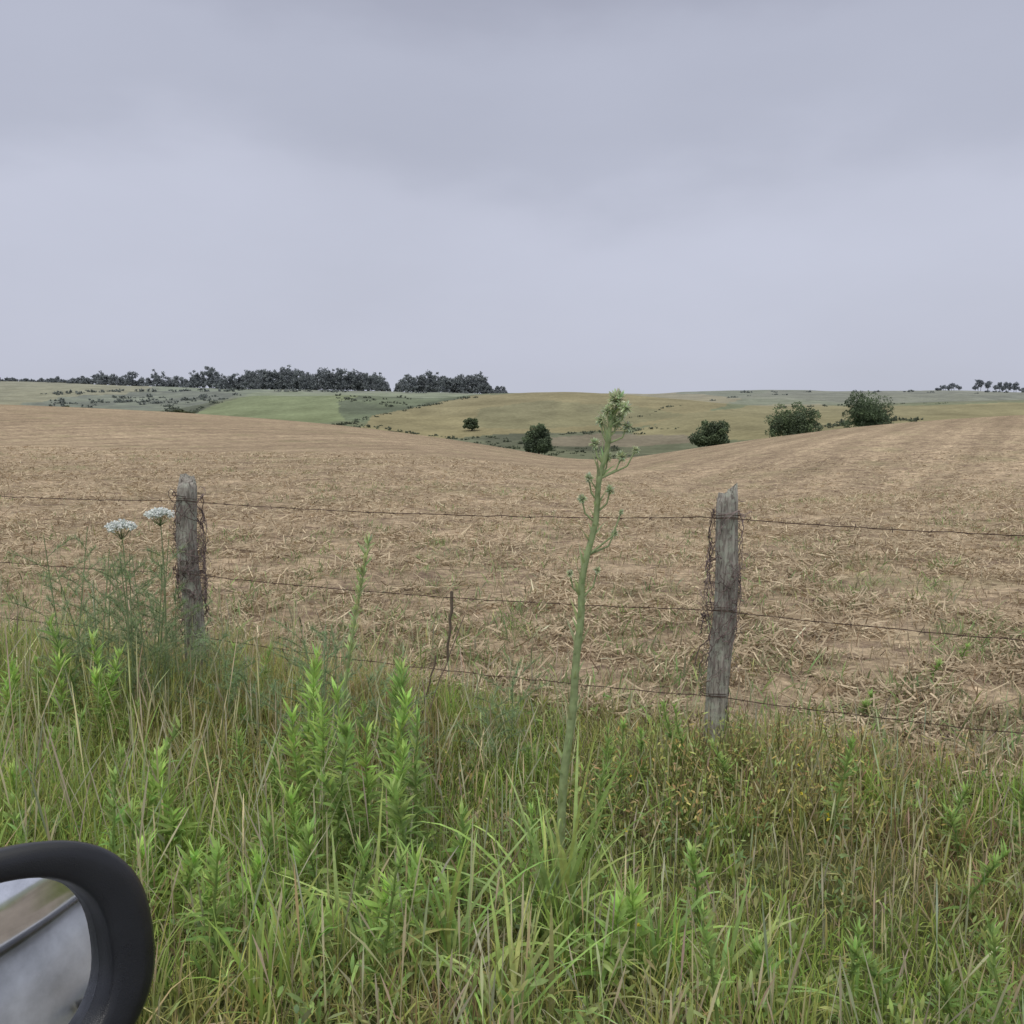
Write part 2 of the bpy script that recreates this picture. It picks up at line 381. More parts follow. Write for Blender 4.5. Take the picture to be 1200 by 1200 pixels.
for k in range(34):   # grass crowding the feet of the two posts
    cx,cy=[(.99,4.1),(-1.94,5.12)][k%2]
    tussock(cx+rng.normal(0,.22),cy+rng.normal(0,.07),rng.uniform(.26,.42) if k%2==0 else rng.uniform(.4,.62),(.42,.50,.18))
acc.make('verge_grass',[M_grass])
# ---------------------------------------------------------------- leafy weeds
def sight(a,b,Dd):
    """point at range Dd along a surveyed bearing/declination (1200-unit plate, f=1040)"""
    v=(600-b)/1040.; cy=math.cos(PITCH)+math.sin(PITCH)*v; cz=-math.sin(PITCH)+math.cos(PITCH)*v
    return ((a-600)/1040./cy*Dd, Dd, EYE+cz/cy*Dd)
def leafy(acc,x,y,h,leaf=.10,n=None,lean=(0,0),colr=(.20,.33,.085),tip=1.35,wid=.018,start=.15):
    z0=H(x,y); n=n or int(36+85*h)
    K=9; t=np.linspace(0,1,K)
    cx=x+lean[0]*t**1.5+rng.normal(0,.004,K)*t; cy=y+lean[1]*t**1.5; cz=z0+h*t
    pts=np.c_[cx,cy,cz]
    acc.add(*tube(pts,np.linspace(.0055,.0022,K),5,np.array(colr)*.8))
    tt=start+(1-start)*rng.random(n)**.75
    tt=np.sort(tt)
    P=np.c_[np.interp(tt,t,cx),np.interp(tt,t,cy),np.interp(tt,t,cz)]
    az=np.arange(n)*2.4+rng.normal(0,.4,n)
    up=.45+1.5*tt**3+rng.normal(0,.25,n)
    d=np.c_[np.cos(az),np.sin(az),up]
    ln=leaf*(1.15-.5*tt)*rng.uniform(.6,1.25,n)
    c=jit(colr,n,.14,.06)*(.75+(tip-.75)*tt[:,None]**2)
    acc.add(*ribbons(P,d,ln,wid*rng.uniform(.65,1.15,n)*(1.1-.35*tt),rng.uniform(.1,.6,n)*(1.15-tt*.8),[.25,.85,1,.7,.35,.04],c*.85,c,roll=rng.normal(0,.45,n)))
acc=Acc()
tops=[(365,785,3.4),(405,810,3.2),(440,790,3.35),(470,785,3.3),(392,860,3.0),(345,840,3.3),(455,880,2.9),(430,850,3.1),(480,930,2.7),(350,930,2.9),(420,900,3.1),(378,820,3.3),(355,765,3.6),(490,840,3.2),(450,820,3.2),
(95,725,4.4),(120,745,4.3),(70,765,4.3),(105,765,4.2),(15,780,4.4),(5,800,4.2),(130,790,4.2),(40,860,3.7),(158,850,3.4),(180,880,3.2),(170,960,2.8),(150,920,3.0),(210,930,2.9),(25,905,3.1),(5,950,2.8),(60,950,2.9),(205,1010,2.5),(215,1060,2.3),(185,1000,2.6),(290,1010,2.6),(320,1000,2.6),(300,960,2.8),(380,980,2.6),(410,1000,2.4),(250,1080,2.3),(340,1090,2.2),(380,1080,2.1),(420,1060,2.2),(470,1020,2.4),(540,960,2.8),
(735,1040,2.4),(895,1095,2.3),(915,1120,2.2),(995,1120,2.2),(1060,1115,2.25),(1120,1150,2.2),(700,1060,2.3),(1180,1140,2.2),(1025,862,5.0),(1015,880,4.9),(1095,800,5.6),(1120,790,6.0)]
for a,b,Dd in tops:
    x,y,z=sight(a+rng.normal(0,4),b,Dd); g=H(x,y); h=max(z-g,.12)
    r_far=a>850
    leafy(acc,x,y,h,leaf=.08 if r_far else .118,lean=(rng.normal(0,.06),rng.normal(0,.06)),colr=(.33,.46,.15) if (r_far or rng.random()<.35) else (.42,.59,.17),wid=.013 if r_far else .0175)
for k in range(100):
    xs,ys,s=verge_pts(1,-2.9,-.2,-5.5,1.8 if k<78 else 4.6)
    if ys[0]<1.6: continue
    leafy(acc,xs[0],ys[0],rng.uniform(.18,.5),leaf=rng.uniform(.06,.11),lean=(rng.normal(0,.07),rng.normal(0,.07)),colr=(.34,.48,.15),wid=rng.uniform(.009,.016))
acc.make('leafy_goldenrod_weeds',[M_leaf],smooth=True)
acc=Acc()
for k in range(900):
    xx,yy,s1=verge_pts(1,-3.0,.4); x0,y0=xx[0],yy[0]; h=rng.uniform(.06,.26); z0=H(x0,y0); n=22
    cc=[(.32,.44,.15),(.40,.49,.18),(.26,.36,.15),(.40,.43,.19)][rng.integers(4)]
    l=rng.normal(0,.07,2); t=rng.random(n); P=np.c_[x0+l[0]*t+rng.normal(0,.03,n),y0+l[1]*t+rng.normal(0,.03,n),z0+h*t]
    c=jit(cc,n,.18); acc.add(*ribbons(P,rng.normal(size=(n,3))+[0,0,.9],rng.uniform(.02,.06,n),rng.uniform(.006,.014),.2,LF,c*.8,c*1.1))
acc.make('low_verge_herbs',[M_leaf])
# ---------------------------------------------------------------- tall eryngo stalk with sword-leaf rosette
acc=Acc()
Dk=2.9
path=np.array([sight(*q,Dk) for q in [(650,1080),(657,960),(668,850),(678,760),(681,690),(697,610),(705,550),(716,500),(722,474)]])
g0=H(path[0][0],Dk); path=np.vstack([[path[0][0]-.01,Dk,g0],path])
K=40; tp=np.linspace(0,1,len(path)); t=np.linspace(0,1,K); P=np.c_[[np.interp(t,tp,path[:,k]) for k in range(3)]].T
P[:,0]+=.004*np.sin(t*40)
stemc=(.44,.52,.28)
acc.add(*tube(P,np.interp(t,[0,.5,1],[.017,.012,.0055]),8,stemc))
n=110; tt=np.linspace(.12,.95,n); Pb=np.c_[[np.interp(tt,t,P[:,k]) for k in range(3)]].T
az=np.arange(n)*2.4; d=np.c_[np.cos(az),np.sin(az),1.9+rng.normal(0,.5,n)]
acc.add(*ribbons(Pb,d,rng.uniform(.04,.14,n)*(1.25-.6*tt),.012,.12,[1,.9,.5,.05],jit(stemc,n,.1)*.9,jit((.50,.60,.31),n,.1),roll=rng.normal(0,.3,n)))
def bud(acc,p,r,c=(.62,.68,.47),n=80):
    v=nrm(rng.normal(size=(n,3))); v[:,2]*=1.15
    acc.add(*ribbons(np.array(p)+v*r*.25,v,r*rng.uniform(.7,1.15,n),r*.42,0,[1,.8,.1],jit(c,n,.1)*.8,jit(c,n,.1)*1.15))
bud(acc,P[-1]+[0,0,.015],.030,n=150)
for (a,b,aa,bb,r) in [(712,520,704,492,.019),(712,520,735,500,.018),(716,500,733,478,.021),(717,500,712,481,.019),(705,560,728,535,.019),(705,560,745,527,.012),(700,600,715,575,.016),(697,612,682,585,.015),(708,545,697,520,.018),(714,512,722,495,.02),(690,650,720,625,.012),(690,650,728,600,.009),(683,700,700,668,.012),(683,700,668,672,.012),(703,590,690,560,.015),(720,490,727,488,.016),(706,556,712,535,.017)]:
    p0=np.array(sight(a,b,Dk)); p1=np.array(sight(aa,bb,Dk+rng.normal(0,.03))); mid=(p0+p1)/2+[(p1[0]-p0[0])*.25,0,-.008]
    acc.add(*tube([p0,mid,p1],[.004,.003,.0025],5,stemc)); bud(acc,p1,r)
    k=8; v=nrm(rng.normal(size=(k,3))+[0,0,.4]); acc.add(*ribbons(np.repeat([p1],k,0),v,r*1.7,.005,0,[1,.6,.05],stemc,stemc))
for cxy,num,sc in [((650,1150,2.7),70,1.15),((520,1130,2.35),34,.95),((760,1130,2.5),24,.85),((420,1150,2.2),24,.8),((600,1180,2.05),28,.7),((850,1160,2.2),14,.6),((300,1170,2.1),18,.75)]:
    x0,y0,_=sight(*cxy); n=num
    az=rng.uniform(0,6.28,n); tl=np.abs(rng.normal(0,.6,n))+.1
    Pn=np.c_[x0+rng.normal(0,.05,n),y0+rng.normal(0,.05,n),np.full(n,H(x0,y0))]
    c=jit((.43,.57,.19),n,.14)
    acc.add(*ribbons(Pn,np.c_[np.cos(az)*tl,np.sin(az)*tl,np.ones(n)],rng.uniform(.4,.9,n)*sc,rng.uniform(.009,.017,n),rng.uniform(.15,.75,n),[1,1,.95,.9,.8,.65,.5,.3,.03],c*.7,c*1.25,roll=rng.normal(0,.4,n)))
acc.make('tall_eryngo_plant',[M_leaf],smooth=True)
acc=Acc()
Dk=3.55
pp=np.array([sight(*q,Dk) for q in [(395,900),(405,800),(415,730),(424,680),(432,636)]]); pp=np.vstack([[pp[0][0],Dk,H(pp[0][0],Dk)],pp])
acc.add(*tube(pp,np.linspace(.009,.003,len(pp)),6,(.44,.52,.26)))
n=170; tt=rng.uniform(.35,1,n); tq=np.linspace(0,1,len(pp)); Pb=np.c_[[np.interp(tt,tq,pp[:,k]) for k in range(3)]].T
az=rng.uniform(0,6.28,n)
c=jit((.52,.60,.30),n,.15)
acc.add(*ribbons(Pb,np.c_[np.cos(az),np.sin(az),np.full(n,1.7)+rng.normal(0,.5,n)],rng.uniform(.02,.085,n),.010,.1,LF,c,c*1.15))
acc.make('flowering_spike_weed',[M_leaf],smooth=True)
# ---------------------------------------------------------------- wild carrot with white umbels + feathery foliage
def feather(acc,x,y,h,col=(.31,.39,.21),br=12,seed=0):
    z0=H(x,y); lean=rng.normal(0,.08,2)
    t=np.linspace(0,1,8); pts=np.c_[x+lean[0]*t,y+lean[1]*t,z0+h*t]
    acc.add(*tube(pts,np.linspace(.006,.002,8),5,np.array(col)*1.1))
    for k in range(br):
        tt=.15+.8*k/br; p0=np.array([np.interp(tt,t,pts[:,q]) for q in range(3)])
        az=rng.uniform(0,6.28); dr=np.array([math.cos(az),math.sin(az),.9]); L=rng.uniform(.14,.30)*(1.15-.6*tt)
        s=np.linspace(0,1,5)[:,None]; bp=p0+dr*L*s-np.array([0,0,.25*L])*s**2
        acc.add(*tube(bp,.0018,3,col))
        n=60; q=rng.uniform(.2,1,n); pb=p0+dr*L*q[:,None]-np.array([0,0,.25*L])*q[:,None]**2
        c=jit(col,n,.15)
        acc.add(*ribbons(pb,rng.normal(size=(n,3))+dr*.6+[0,0,.3],rng.uniform(.015,.06,n),.003,.1,[1,.7,.1],c,c*1.15))
    return pts[-1]
def umbel(acc,p,r):
    p=np.array(p); n=30
    a=np.arange(n)*2.4; q=np.sqrt((np.arange(n)+.5)/n); tip=np.c_[np.cos(a)*q*r,np.sin(a)*q*r,.45*r*(1-q**2)]+rng.normal(0,.003,(n,3))
    base=p-[0,0,r*.9]
    for k in range(n):
        acc.add(*tube([base,base*.45+(p+tip[k])*.55+[0,0,-.006],p+tip[k]],.0011,3,(.33,.40,.2)))
        m=34; f=rng.normal(size=(m,3))*[r*.12,r*.12,r*.08]+p+tip[k]
        acc.add(*ribbons(f,rng.normal(size=(m,3))+[0,0,.5],.010,.009,0,[.8,1,.6],jit((.74,.77,.74),m,.06,.02),jit((.82,.85,.82),m,.06,.02)),m=1)
acc=Acc()
for (a,b,Dd,r) in [(142,619,4.5,.066),(187,604,4.7,.066)]:
    p=np.array(sight(a,b,Dd)); base=np.array([p[0]-.06,Dd+.02,H(p[0]-.06,Dd)])
    t=np.linspace(0,1,7)[:,None]; pts=base*(1-t)+(p-[0,0,r*.9])*t; pts[:,0]+=.03*np.sin(t[:,0]*3)
    acc.add(*tube(pts,np.linspace(.006,.0025,7),5,(.33,.40,.22))); umbel(acc,p,r)
for k in range(20):
    a=rng.uniform(75,205); Dd=rng.uniform(4.4,5.1); x0,y0,_=sight(a,700,Dd); feather(acc,x0,y0,rng.uniform(.5,1.1),br=12)
acc.make('wild_carrot_plant',[M_leaf,M_flower])
acc=Acc()
for (a,Dd,h) in [(375,3.9,.7),(390,4.1,.7),(365,4.3,.7),(385,4.4,.66),(330,4.2,.45),(480,4.0,.4),(600,4.5,.38),(255,4.9,.5),(455,4.4,.45),(300,4.6,.4),(590,4.1,.35),(270,4.6,.5)]:
    x0,y0,_=sight(a,800,Dd); feather(acc,x0,y0,h,(.29,.38,.20),12)
acc.make('feathery_fennel_weeds',[M_leaf])
# ---------------------------------------------------------------- yellowing herbs at foot of the fence
acc=Acc()
for k in range(140):
    a=rng.normal(850,105); Dd=rng.uniform(3.35,4.25)
    if rng.random()<.25: a=rng.uniform(480,1150)
    x0,y0,_=sight(a,930,Dd); h=rng.uniform(.12,.36); z0=H(x0,y0); n=28
    cc=[(.56,.49,.18),(.52,.40,.18),(.46,.50,.18),(.39,.48,.17),(.42,.35,.19)][rng.integers(5)]
    l=rng.normal(0,.06,2); t=rng.random(n)
    P=np.c_[x0+l[0]*t+rng.normal(0,.045,n),y0+l[1]*t+rng.normal(0,.045,n),z0+h*t]
    c=jit(cc,n,.2)
    acc.add(*ribbons(P,rng.normal(size=(n,3))+[0,0,.6],rng.uniform(.015,.04,n),.009,.1,LF,c,c*1.1))
    acc.add(*tube([[x0,y0,z0],[x0+l[0],y0+l[1],z0+h]],.002,3,(.25,.25,.1)))
for k in range(9):
    a,Dd=[(785,2.4),(735,3.5),(955,3.5)][rng.integers(3)]; x0,y0,_=sight(a+rng.normal(0,25),950,Dd+rng.normal(0,.15)); z0=H(x0,y0)+rng.uniform(.15,.28)
    acc.add(*ribbons(np.repeat([[x0,y0,z0]],7,0),rng.normal(size=(7,3))+[0,0,.4],.009,.007,0,[.6,1,.5],(.72,.62,.08),(.72,.62,.08)))
acc.make('yellowing_herb_patch',[M_leaf])
# ---------------------------------------------------------------- fence
def post(name,bx,by,tx,ty,top,r,seed,vines=60):
    g=H(bx,by); n=34;S=28; V=[];rg=np.random.default_rng(seed)
    pa=rg.uniform(0,6.28,4)
    for k in range(n):
        t=k/(n-1); z=(g-.3)+(top-g+.3)*t; cx=bx+(tx-bx)*t+.012*math.sin(t*5+seed)+.006*math.sin(t*13+seed); cy=by+(ty-by)*t
        for s in range(S):
            a=s/S*2*math.pi
            R=r*(1.06-.2*t)*(1+.10*math.sin(2*a+pa[0]+t*1.2)+.07*math.sin(5*a+pa[1]+t*2)+.05*math.sin(9*a+pa[2]+t)+.04*math.sin(t*9+a*2+pa[3])+rg.normal(0,.014))
            zz=z
            if k==n-1: zz+= .026*math.sin(a+pa[3])+.012*math.sin(3*a)+rg.normal(0,.008); R*=.86
            V.append((cx+R*math.cos(a),cy+R*math.sin(a),zz))
    faces=[]
    for k in range(n-1):
        for s in range(S):
            s2=(s+1)%S; faces.append((k*S+s,k*S+s2,(k+1)*S+s2,(k+1)*S+s))
    V.append((tx,ty,top-.016)); c=len(V)-1
    for s in range(S): faces.append(((n-1)*S+s,(n-1)*S+(s+1)%S,c))
    ob=mk(name,np.array(V),faces=faces,mats=[M_wood],smooth=True)
    a2=Acc()
    for q in range(vines):
        m=26; t0=np.clip(rg.normal(.62,.15),.25,.9); a0=rg.uniform(0,6.28); tt=np.linspace(0,1,m)
        wv=np.cumsum(rg.normal(0,.16,m)); aa=a0+rg.uniform(.5,3.0)*tt*rg.choice([-1,1])+wv*.5
        zt=g+(top-g)*np.clip(t0+rg.uniform(-.25,.25)*tt,.15,.93)+np.cumsum(rg.normal(0,.006,m))
        lf=(zt-g)/(top-g); R=r*1.0+.008+np.abs(np.cumsum(rg.normal(0,.0035,m)))
        p=np.c_[bx+(tx-bx)*lf+R*np.cos(aa),by+(ty-by)*lf+R*np.sin(aa),zt]
        a2.add(*tube(p,rg.uniform(.0012,.0032),3,np.array([.27,.21,.20])*rg.uniform(.55,1.35)))
    for q in range(int(vines*2.2)):
        t0=np.clip(rg.normal(.62,.15),.25,.92); a0=rg.uniform(0,6.28); z=g+(top-g)*t0
        p0=np.array([bx+(tx-bx)*t0+r*math.cos(a0),by+(ty-by)*t0+r*math.sin(a0),z]); dv=np.array([math.cos(a0),math.sin(a0),rg.normal(0,1.0)])*rg.uniform(.01,.06)
        a2.add(*tube([p0,p0+dv*.6+[0,0,.012],p0+dv],.0014,3,(.26,.20,.185)))
    vo=a2.make('dead_vine',[M_dry]); vo.parent=ob
    return ob
P1=(-1.94,5.29);P2=(.99,4.25)
post('wooden_fence_post',P1[0],P1[1],-1.945,5.29,1.34,.067,1,110)
post('wooden_fence_post',P2[0],P2[1],1.05,4.25,1.37,.062,5,60)
L0=np.array(P1)-(np.array(P2)-np.array(P1)); R0=np.array(P2)+(np.array(P2)-np.array(P1))
post('wooden_fence_post',L0[0],L0[1],L0[0]+.03,L0[1],1.36,.066,9,30)
post('wooden_fence_post',R0[0],R0[1],R0[0]-.03,R0[1],1.35,.066,12,30)
acc=Acc()
hs=[(1.23,1.215,1.25,1.27),(.80,.775,.80,.80),(.42,.40,.37,.40),(.12,.12,.07,.09)]
for hz4 in hs:
    nodes=[L0,np.array(P1),np.array(P2),R0]; pts=[]
    for k in range(3):
        m=40
        for q in range(m+(k==2)):
            t=q/m; p=nodes[k]*(1-t)+nodes[k+1]*t; z=hz4[k]*(1-t)+hz4[k+1]*t-.03*4*t*(1-t)+rng.normal(0,.0015)
            pts.append([p[0]-FN[0]*.06,p[1]-FN[1]*.06,z])
    pts=np.array(pts)
    acc.add(*tube(pts,.0018,4,(.1,.07,.05)))
    tw=pts+np.c_[np.zeros((len(pts),2)),.003*np.sin(np.arange(len(pts))*2.1)]
    acc.add(*tube(tw,.0013,3,(.1,.07,.05)))
    for q in range(2,len(pts)-1,2):
        for s in range(2):
            v=nrm(rng.normal(size=3))*.015; acc.add(*tube([pts[q]-v,pts[q],pts[q]+v],.0013,3,(.1,.07,.05)))
for (px_,py_),zz in [(P1,1.215),(P2,1.25),(P1,.775),(P2,.80),(P2,.37)]:
    for q in range(2):
        a=np.linspace(0,6.5,20); acc.add(*tube(np.c_[px_+.045*(zz/1.3)*(px_>0)+.07*np.cos(a),py_+.07*np.sin(a),zz+.012*q+.004*np.sin(a*3)],.002,3,(.1,.07,.05)))
acc.make('barbed_wire_fence',[M_wire])
acc=Acc()
for (a,b,aa,bb,Dd,r) in [(530,695,524,775,4.65,.010),(512,770,490,850,4.6,.006),(1012,880,1045,815,4.2,.004),(500,840,545,720,4.7,.004),(440,850,360,780,4.6,.004),(330,760,352,800,4.8,.004)]:
    p0=np.array(sight(a,b,Dd));p1=np.array(sight(aa,bb,Dd+.1)); t=np.linspace(0,1,9)[:,None]; p=p0*(1-t)+p1*t+rng.normal(0,.004,(9,3))
    acc.add(*tube(p,r*np.linspace(1,.7,9),5,(.24,.19,.15)))
acc.make('dead_sticks',[M_dry])
# ---------------------------------------------------------------- distant trees
def crown(acc,c,rx,ry,rz,ncl,per,size,colr,haze=0,flat=.55):
    v=nrm(rng.normal(size=(ncl,3))); rad=rng.uniform(.35,.95,ncl)[:,None]; C=v*rad*[rx,ry,rz]
    C[:,2]=np.where(C[:,2]<-flat*rz,-flat*rz*rng.random(ncl),C[:,2])
    cs=rng.uniform(.20,.36,ncl)*min(rx,rz)*1.05
    tone=rng.uniform(.65,1.35,ncl)
    idx=np.repeat(np.arange(ncl),per); n=len(idx)
    w=nrm(rng.normal(size=(n,3)))*rng.uniform(.6,1.05,n)[:,None]**.5
    P=np.array(c)+C[idx]+w*cs[idx][:,None]*[1,1,.8]
    co=np.array(colr)*tone[idx][:,None]*rng.uniform(.75,1.25,(n,1))
    co=co*(1-haze)+HZ*haze  # aerial haze mixed into the foliage colour itself
    acc.add(*ribbons(P,rng.normal(size=(n,3)),size*rng.uniform(.6,1.3,n),size*.7,0,[.5,1,.3],co,co))
def tree(name,a,top,Dd,wpx,colr=(.14,.185,.075),low=.0):
    x,y,zt=sight(a,top,Dd); g=H(x,y); h=zt-g; rx=wpx/1040.*Dd/2
    acc=Acc(); hz1=.12
    K=7;t=np.linspace(0,1,K)
    acc.add(*tube(np.c_[x+.02*h*np.sin(t*3),y+0*t,g+h*.7*t],np.linspace(.04*h,.01*h,K),7,(.1,.085,.07)),m=1)
    for q in range(9):
        az=q*2.4; z0=g+h*(.18+.04*q); L=rx*rng.uniform(.6,.9); tt=np.linspace(0,1,4)[:,None]
        p=np.array([x,y,z0])+np.array([math.cos(az)*L,math.sin(az)*L,h*.22])*tt
        acc.add(*tube(p,np.linspace(.018*h,.006*h,4),5,(.1,.085,.07)),m=1)
    ch=h*(.92-low)/2
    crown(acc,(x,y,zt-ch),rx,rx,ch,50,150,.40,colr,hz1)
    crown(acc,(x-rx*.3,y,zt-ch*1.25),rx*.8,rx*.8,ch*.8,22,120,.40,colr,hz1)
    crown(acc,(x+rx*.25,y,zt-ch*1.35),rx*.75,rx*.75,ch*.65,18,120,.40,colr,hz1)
    acc.make(name,[M_tree,M_bark])
tree('broadleaf_tree',930,469,215,58)
tree('broadleaf_tree',1020,457,225,56,(.125,.175,.07))
tree('broadleaf_tree',834,491,200,46)
tree('broadleaf_tree',631,497,205,32,(.125,.17,.075))
tree('broadleaf_tree',553,490,300,18)
acc=Acc()
def belt(a0,a1,top0,top1,Dd,n,wid,colr,hz1,trunk=0):
    for k in range(n):
        a=a0+(a1-a0)*(k+rng.random())/n; Dq=Dd+rng.normal(0,14)
        ends=min(1,(a-a0)/14+.45,(a1-a)/14+.45)
        f=float(fbm(np.array([a/13.]),np.array([top0*1.]),3)[0]); top=top0+(top1-top0)*np.clip((f-.3)*2+rng.normal(0,.2),-.3,1.3)
        x,y,zt=sight(a,top,Dq); g=H(x,y); h=max(zt-g,3.)*ends; w=wid/1040.*Dq/2*rng.uniform(.7,1.4)
        if trunk: acc.add(*tube([[x,y,g],[x,y,g+h*.6]],[.3,.2],4,np.array([.26,.28,.30])))
        crown(acc,(x,y,g+h*(.5+trunk/2)),w,w,h*(.52-trunk/2),14,30,1.6,colr,hz1,.98)
        if not trunk: crown(acc,(x,y-6,g+h*.2),w*1.1,w,h*.24,8,22,1.5,colr,hz1,.98)
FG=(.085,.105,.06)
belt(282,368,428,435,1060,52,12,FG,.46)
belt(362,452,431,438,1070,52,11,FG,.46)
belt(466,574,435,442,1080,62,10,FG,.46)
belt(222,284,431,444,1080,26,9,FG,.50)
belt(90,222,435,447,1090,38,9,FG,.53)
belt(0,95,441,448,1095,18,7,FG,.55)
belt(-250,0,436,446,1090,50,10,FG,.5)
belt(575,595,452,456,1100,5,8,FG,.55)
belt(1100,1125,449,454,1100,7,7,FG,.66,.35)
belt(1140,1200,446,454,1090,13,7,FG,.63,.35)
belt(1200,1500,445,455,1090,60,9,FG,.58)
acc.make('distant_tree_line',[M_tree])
acc=Acc()
ds=np.linspace(110,1080,500)
def onhill(a,b):
    uu=(a-600)/1040.; zz=height(uu*ds,ds); ee=470-((zz-EYE)/ds)/.00096
    crest=np.interp(uu,UB,CR_E)
    if b>crest+1: b=crest
    for q in range(1,len(ds)):
        if (ee[q]-b)*(ee[q-1]-b)<=0: return uu*ds[q],ds[q]
    return None
def hedge(P,n,sz,jt=2.0,colr=(.14,.165,.085)):
    P=np.array(P,float); tq=np.linspace(0,1,len(P))
    for k in range(n):
        t=rng.random(); a=np.interp(t,tq,P[:,0])+rng.normal(0,4); b=np.interp(t,tq,P[:,1])+rng.normal(0,jt)
        q=onhill(a,b)
        if q is None: continue
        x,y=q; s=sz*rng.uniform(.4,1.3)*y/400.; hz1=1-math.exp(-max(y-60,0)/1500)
        crown(acc,(x,y,H(x,y)+s*.22),s*2.2,s,s*.55,7,22,s*.42,colr,hz1,.9)
hedge([(60,462),(130,458),(200,459),(285,457)],40,1.3,.8)
hedge([(60,476),(140,470),(200,474),(215,488)],50,1.4,2)
hedge([(150,465),(220,470),(260,466)],26,1.3,2)
hedge([(205,492),(235,480),(285,461)],36,1.1,.5)
hedge([(395,500),(430,490),(500,475),(560,464)],50,.9,.5)
hedge([(400,465),(440,470),(480,473)],24,1.2,3)
hedge([(420,498),(480,508),(540,514),(600,511),(680,507),(760,508)],60,1.0,1)
hedge([(540,520),(600,522),(660,530),(740,530)],60,1.2,4)
hedge([(730,505),(780,500),(860,505)],16,.9,1)
hedge([(740,490),(780,478),(850,466),(920,462)],22,.7,.4)
hedge([(900,478),(1000,474),(1200,470)],20,.8,.4)
hedge([(960,500),(1010,497),(1080,490)],30,1.6,1.5)
hedge([(300,458),(420,459),(560,460)],30,1.1,.5)
hedge([(860,460),(1000,459),(1200,460)],20,1.0,.6)
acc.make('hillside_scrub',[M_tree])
# ---------------------------------------------------------------- car side mirror (with the door it hangs on, just below view)
root=bpy.data.objects.new('car_side_mirror',None); scene.collection.objects.link(root)
n_=Vector((.74,-.64,.20)).normalized()
side=Vector((0,0,1)).cross(n_).normalized(); upv=n_.cross(side).normalized()
c_=Vector(sight(-36,1178,.60))
S=72
SC=.98
def ring(a,b,off,p=2.5,sh=0):
    out=[]
    for k in range(S):
        t=k/S*2*math.pi; ct,st=math.cos(t),math.sin(t)
        xx=a*math.copysign(abs(ct)**(2/p),ct)+sh; zz=b*math.copysign(abs(st)**(2/p),st)
        out.append(c_+side*xx*SC+upv*zz*SC+n_*off)
    return out
prof=[(.02,.015,-.085,0),(.07,.05,-.082,0),(.100,.075,-.068,0),(.124,.094,-.045,0),(.136,.103,-.018,0),(.141,.1055,0.0,0),(.140,.1045,.006,0),(.136,.101,.010,0),(.127,.095,.0115,0),(.112,.088,.0105,-.001),(.107,.084,.009,-.002),(.105,.082,.005,-.002),(.1035,.081,-.004,-.002),(.102,.080,-.014,-.002)]
V=[];faces=[]
for a,b,o,sh in prof: V+= [tuple(q) for q in ring(a,b,o,sh=sh)]
for k in range(len(prof)-1):
    for s in range(S):
        s2=(s+1)%S; faces.append((k*S+s,k*S+s2,(k+1)*S+s2,(k+1)*S+s))
faces.append(tuple(range(S))[::-1])
ho=mk('mirror_housing',np.array(V),faces=faces,mats=[M_black],smooth=True); ho.parent=root
V=[];faces=[]
for f,o in [(1,-.012),(.75,-.0108),(.5,-.0100),(.25,-.0096)]:
    V+=[tuple(q) for q in ring(.1022*f,.0802*f,o,sh=-.002)]
for k in range(3):
    for s in range(S):
        s2=(s+1)%S; faces.append((k*S+s,k*S+s2,(k+1)*S+s2,(k+1)*S+s))
faces.append(tuple(range(3*S,4*S)))
gl=mk('mirror_glass',np.array(V),faces=faces,mats=[M_glass],smooth=True); gl.parent=root
arm0=c_-side*.06-upv*.07-n_*.03; arm1=Vector((arm0.x-.05,.345,arm0.z-.06))
Vt,Ft,_=tube([arm0,(arm0+arm1)/2,arm1],[.028,.025,.04],14); ar=mk('mirror_arm',Vt,F=Ft,mats=[M_black],smooth=True); ar.parent=root
xs_=np.linspace(-.75,2.4,30); prof2=[(.20,1.30),(.31,1.315),(.345,1.30),(.375,1.22),(.395,1.10),(.405,1.02),(.398,1.0),(.405,.97),(.40,.8),(.36,.6),(.33,.56)]
V=[];faces=[]
for q,xv in enumerate(xs_):
    for (yy,zz) in prof2: V.append((xv,yy-.02,zz))
m=len(prof2)
for q in range(len(xs_)-1):
    for k in range(m-1): faces.append((q*m+k,(q+1)*m+k,(q+1)*m+k+1,q*m+k+1))
dr_=mk('door_panel',np.array(V),faces=faces,mats=[M_paint],smooth=True); dr_.parent=root
Vt,Ft,_=tube([[ -.75,.335,1.312],[.8,.335,1.316],[2.4,.335,1.312]],[.012]*3,8); sl=mk('window_seal',Vt,F=Ft,mats=[M_black],smooth=True); sl.parent=root
for hx in (.55,1.75):
    Vt,Ft,_=tube([[hx-.09,.385,1.10],[hx-.075,.42,1.10],[hx,.428,1.10],[hx+.075,.42,1.10],[hx+.09,.385,1.10]],[.014]*5,10); hh_=mk('door_handle',Vt,F=Ft,mats=[M_black],smooth=True); hh_.parent=root
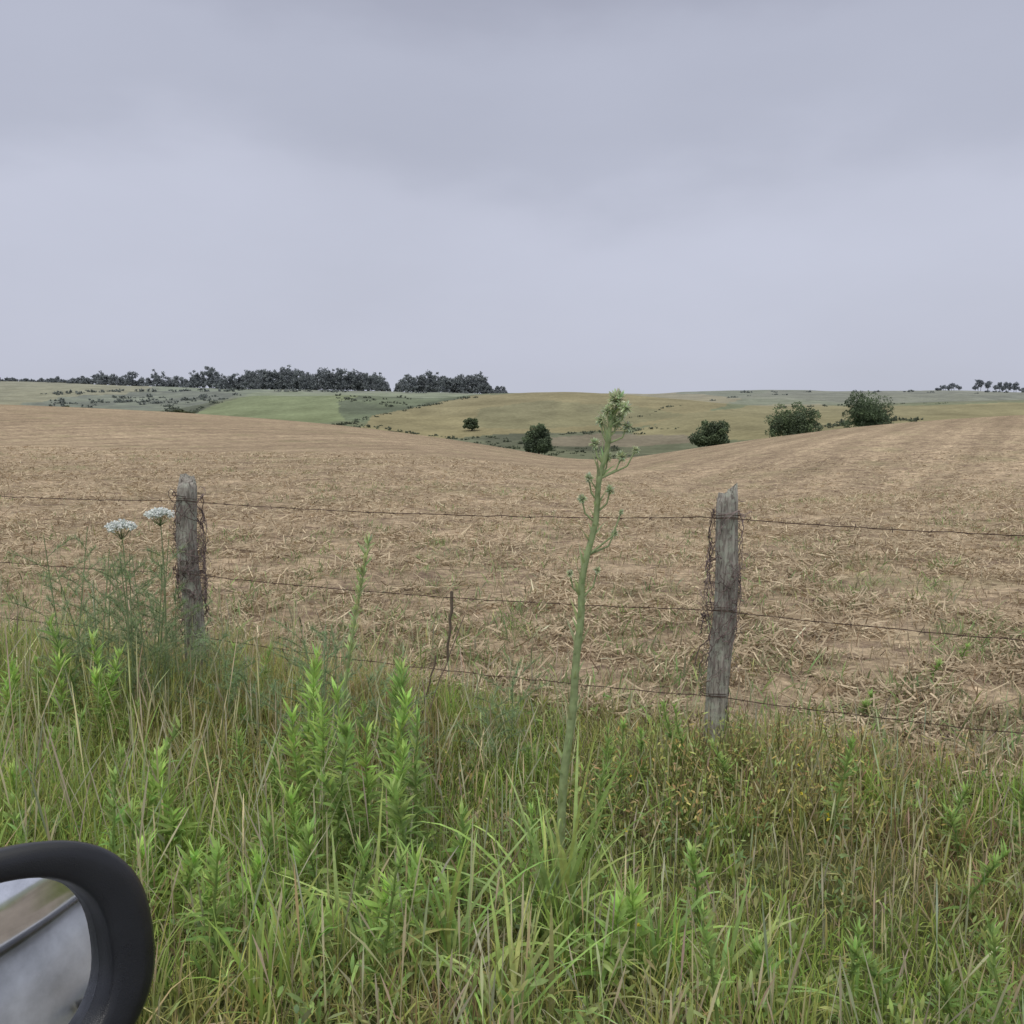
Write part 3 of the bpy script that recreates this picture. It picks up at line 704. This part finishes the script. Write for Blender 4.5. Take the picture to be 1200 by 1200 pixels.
# ---------------------------------------------------------------- sky + light
w=bpy.data.worlds.new('World'); scene.world=w; w.use_nodes=True; nt=w.node_tree;nt.nodes.clear();N=nt.nodes;L=nt.links
o=N.new('ShaderNodeOutputWorld');sky=N.new('ShaderNodeTexSky');sky.sky_type='NISHITA';sky.sun_disc=False;sky.sun_elevation=math.radians(55);sky.sun_rotation=math.radians(200);sky.air_density=1.5;sky.dust_density=3
b1=N.new('ShaderNodeBackground');b1.inputs[1].default_value=.05;L.new(sky.outputs[0],b1.inputs[0])
tc=N.new('ShaderNodeTexCoord');sp=N.new('ShaderNodeSeparateXYZ');L.new(tc.outputs['Generated'],sp.inputs[0])
def cloudnoise(sc,zs,loc,det,ro):
    mp=N.new('ShaderNodeMapping');mp.inputs['Scale'].default_value=(1,1,zs);mp.inputs['Location'].default_value=loc;mp.inputs['Rotation'].default_value=(.05,.06,0);L.new(tc.outputs['Generated'],mp.inputs[0])
    n=N.new('ShaderNodeTexNoise');n.inputs['Scale'].default_value=sc;n.inputs['Detail'].default_value=det;n.inputs['Roughness'].default_value=ro;L.new(mp.outputs[0],n.inputs['Vector']);return n.outputs[0]
mm=N.new('ShaderNodeMath');mm.operation='MULTIPLY_ADD';mm.inputs[1].default_value=.26;L.new(cloudnoise(2.4,2.4,(1.4,.2,.1),6,.5),mm.inputs[0])
ad=N.new('ShaderNodeMath');ad.operation='ADD';L.new(sp.outputs[2],mm.inputs[2]);L.new(mm.outputs[0],ad.inputs[0]);ad.inputs[1].default_value=-.13
cr=N.new('ShaderNodeValToRGB');cr.color_ramp.interpolation='EASE'
E=cr.color_ramp.elements
E[0].position=0;E[0].color=(.56,.585,.69,1);E[1].position=1;E[1].color=(1.34,1.34,1.30,1)
for p_,c in [(.06,(.565,.59,.705,1)),(.19,(.575,.60,.72,1)),(.28,(.49,.515,.625,1)),(.34,(.485,.51,.62,1)),(.43,(.40,.42,.52,1)),(.56,(.61,.63,.70,1))]:
    q=E.new(p_);q.color=c
L.new(ad.outputs[0],cr.inputs[0])
mr=N.new('ShaderNodeMapRange');mr.inputs[1].default_value=.3;mr.inputs[2].default_value=.7;mr.inputs[3].default_value=.96;mr.inputs[4].default_value=1.04;L.new(cloudnoise(2.6,2.4,(.3,2.2,.1),5,.5),mr.inputs[0])
b2=N.new('ShaderNodeBackground');L.new(cr.outputs[0],b2.inputs[0]);L.new(mr.outputs[0],b2.inputs[1])
mx=N.new('ShaderNodeMixShader');mx.inputs[0].default_value=.92;L.new(b1.outputs[0],mx.inputs[1]);L.new(b2.outputs[0],mx.inputs[2]);L.new(mx.outputs[0],o.inputs[0])
sl_=bpy.data.lights.new('sun','SUN');sl_.energy=1.05;sl_.angle=math.radians(30);sl_.color=(1,.96,.90)
so=bpy.data.objects.new('sun',sl_);scene.collection.objects.link(so)
so.rotation_euler=(math.radians(35),0,math.radians(-20))
# ---------------------------------------------------------------- camera
cd=bpy.data.cameras.new('camera');cam=bpy.data.objects.new('camera',cd);scene.collection.objects.link(cam)
cam.location=(0,0,EYE);cam.rotation_euler=(math.pi/2-PITCH,0,0)
cd.sensor_width=36;cd.lens=36*1040/1200;cd.clip_start=.05;cd.clip_end=12000
scene.camera=cam
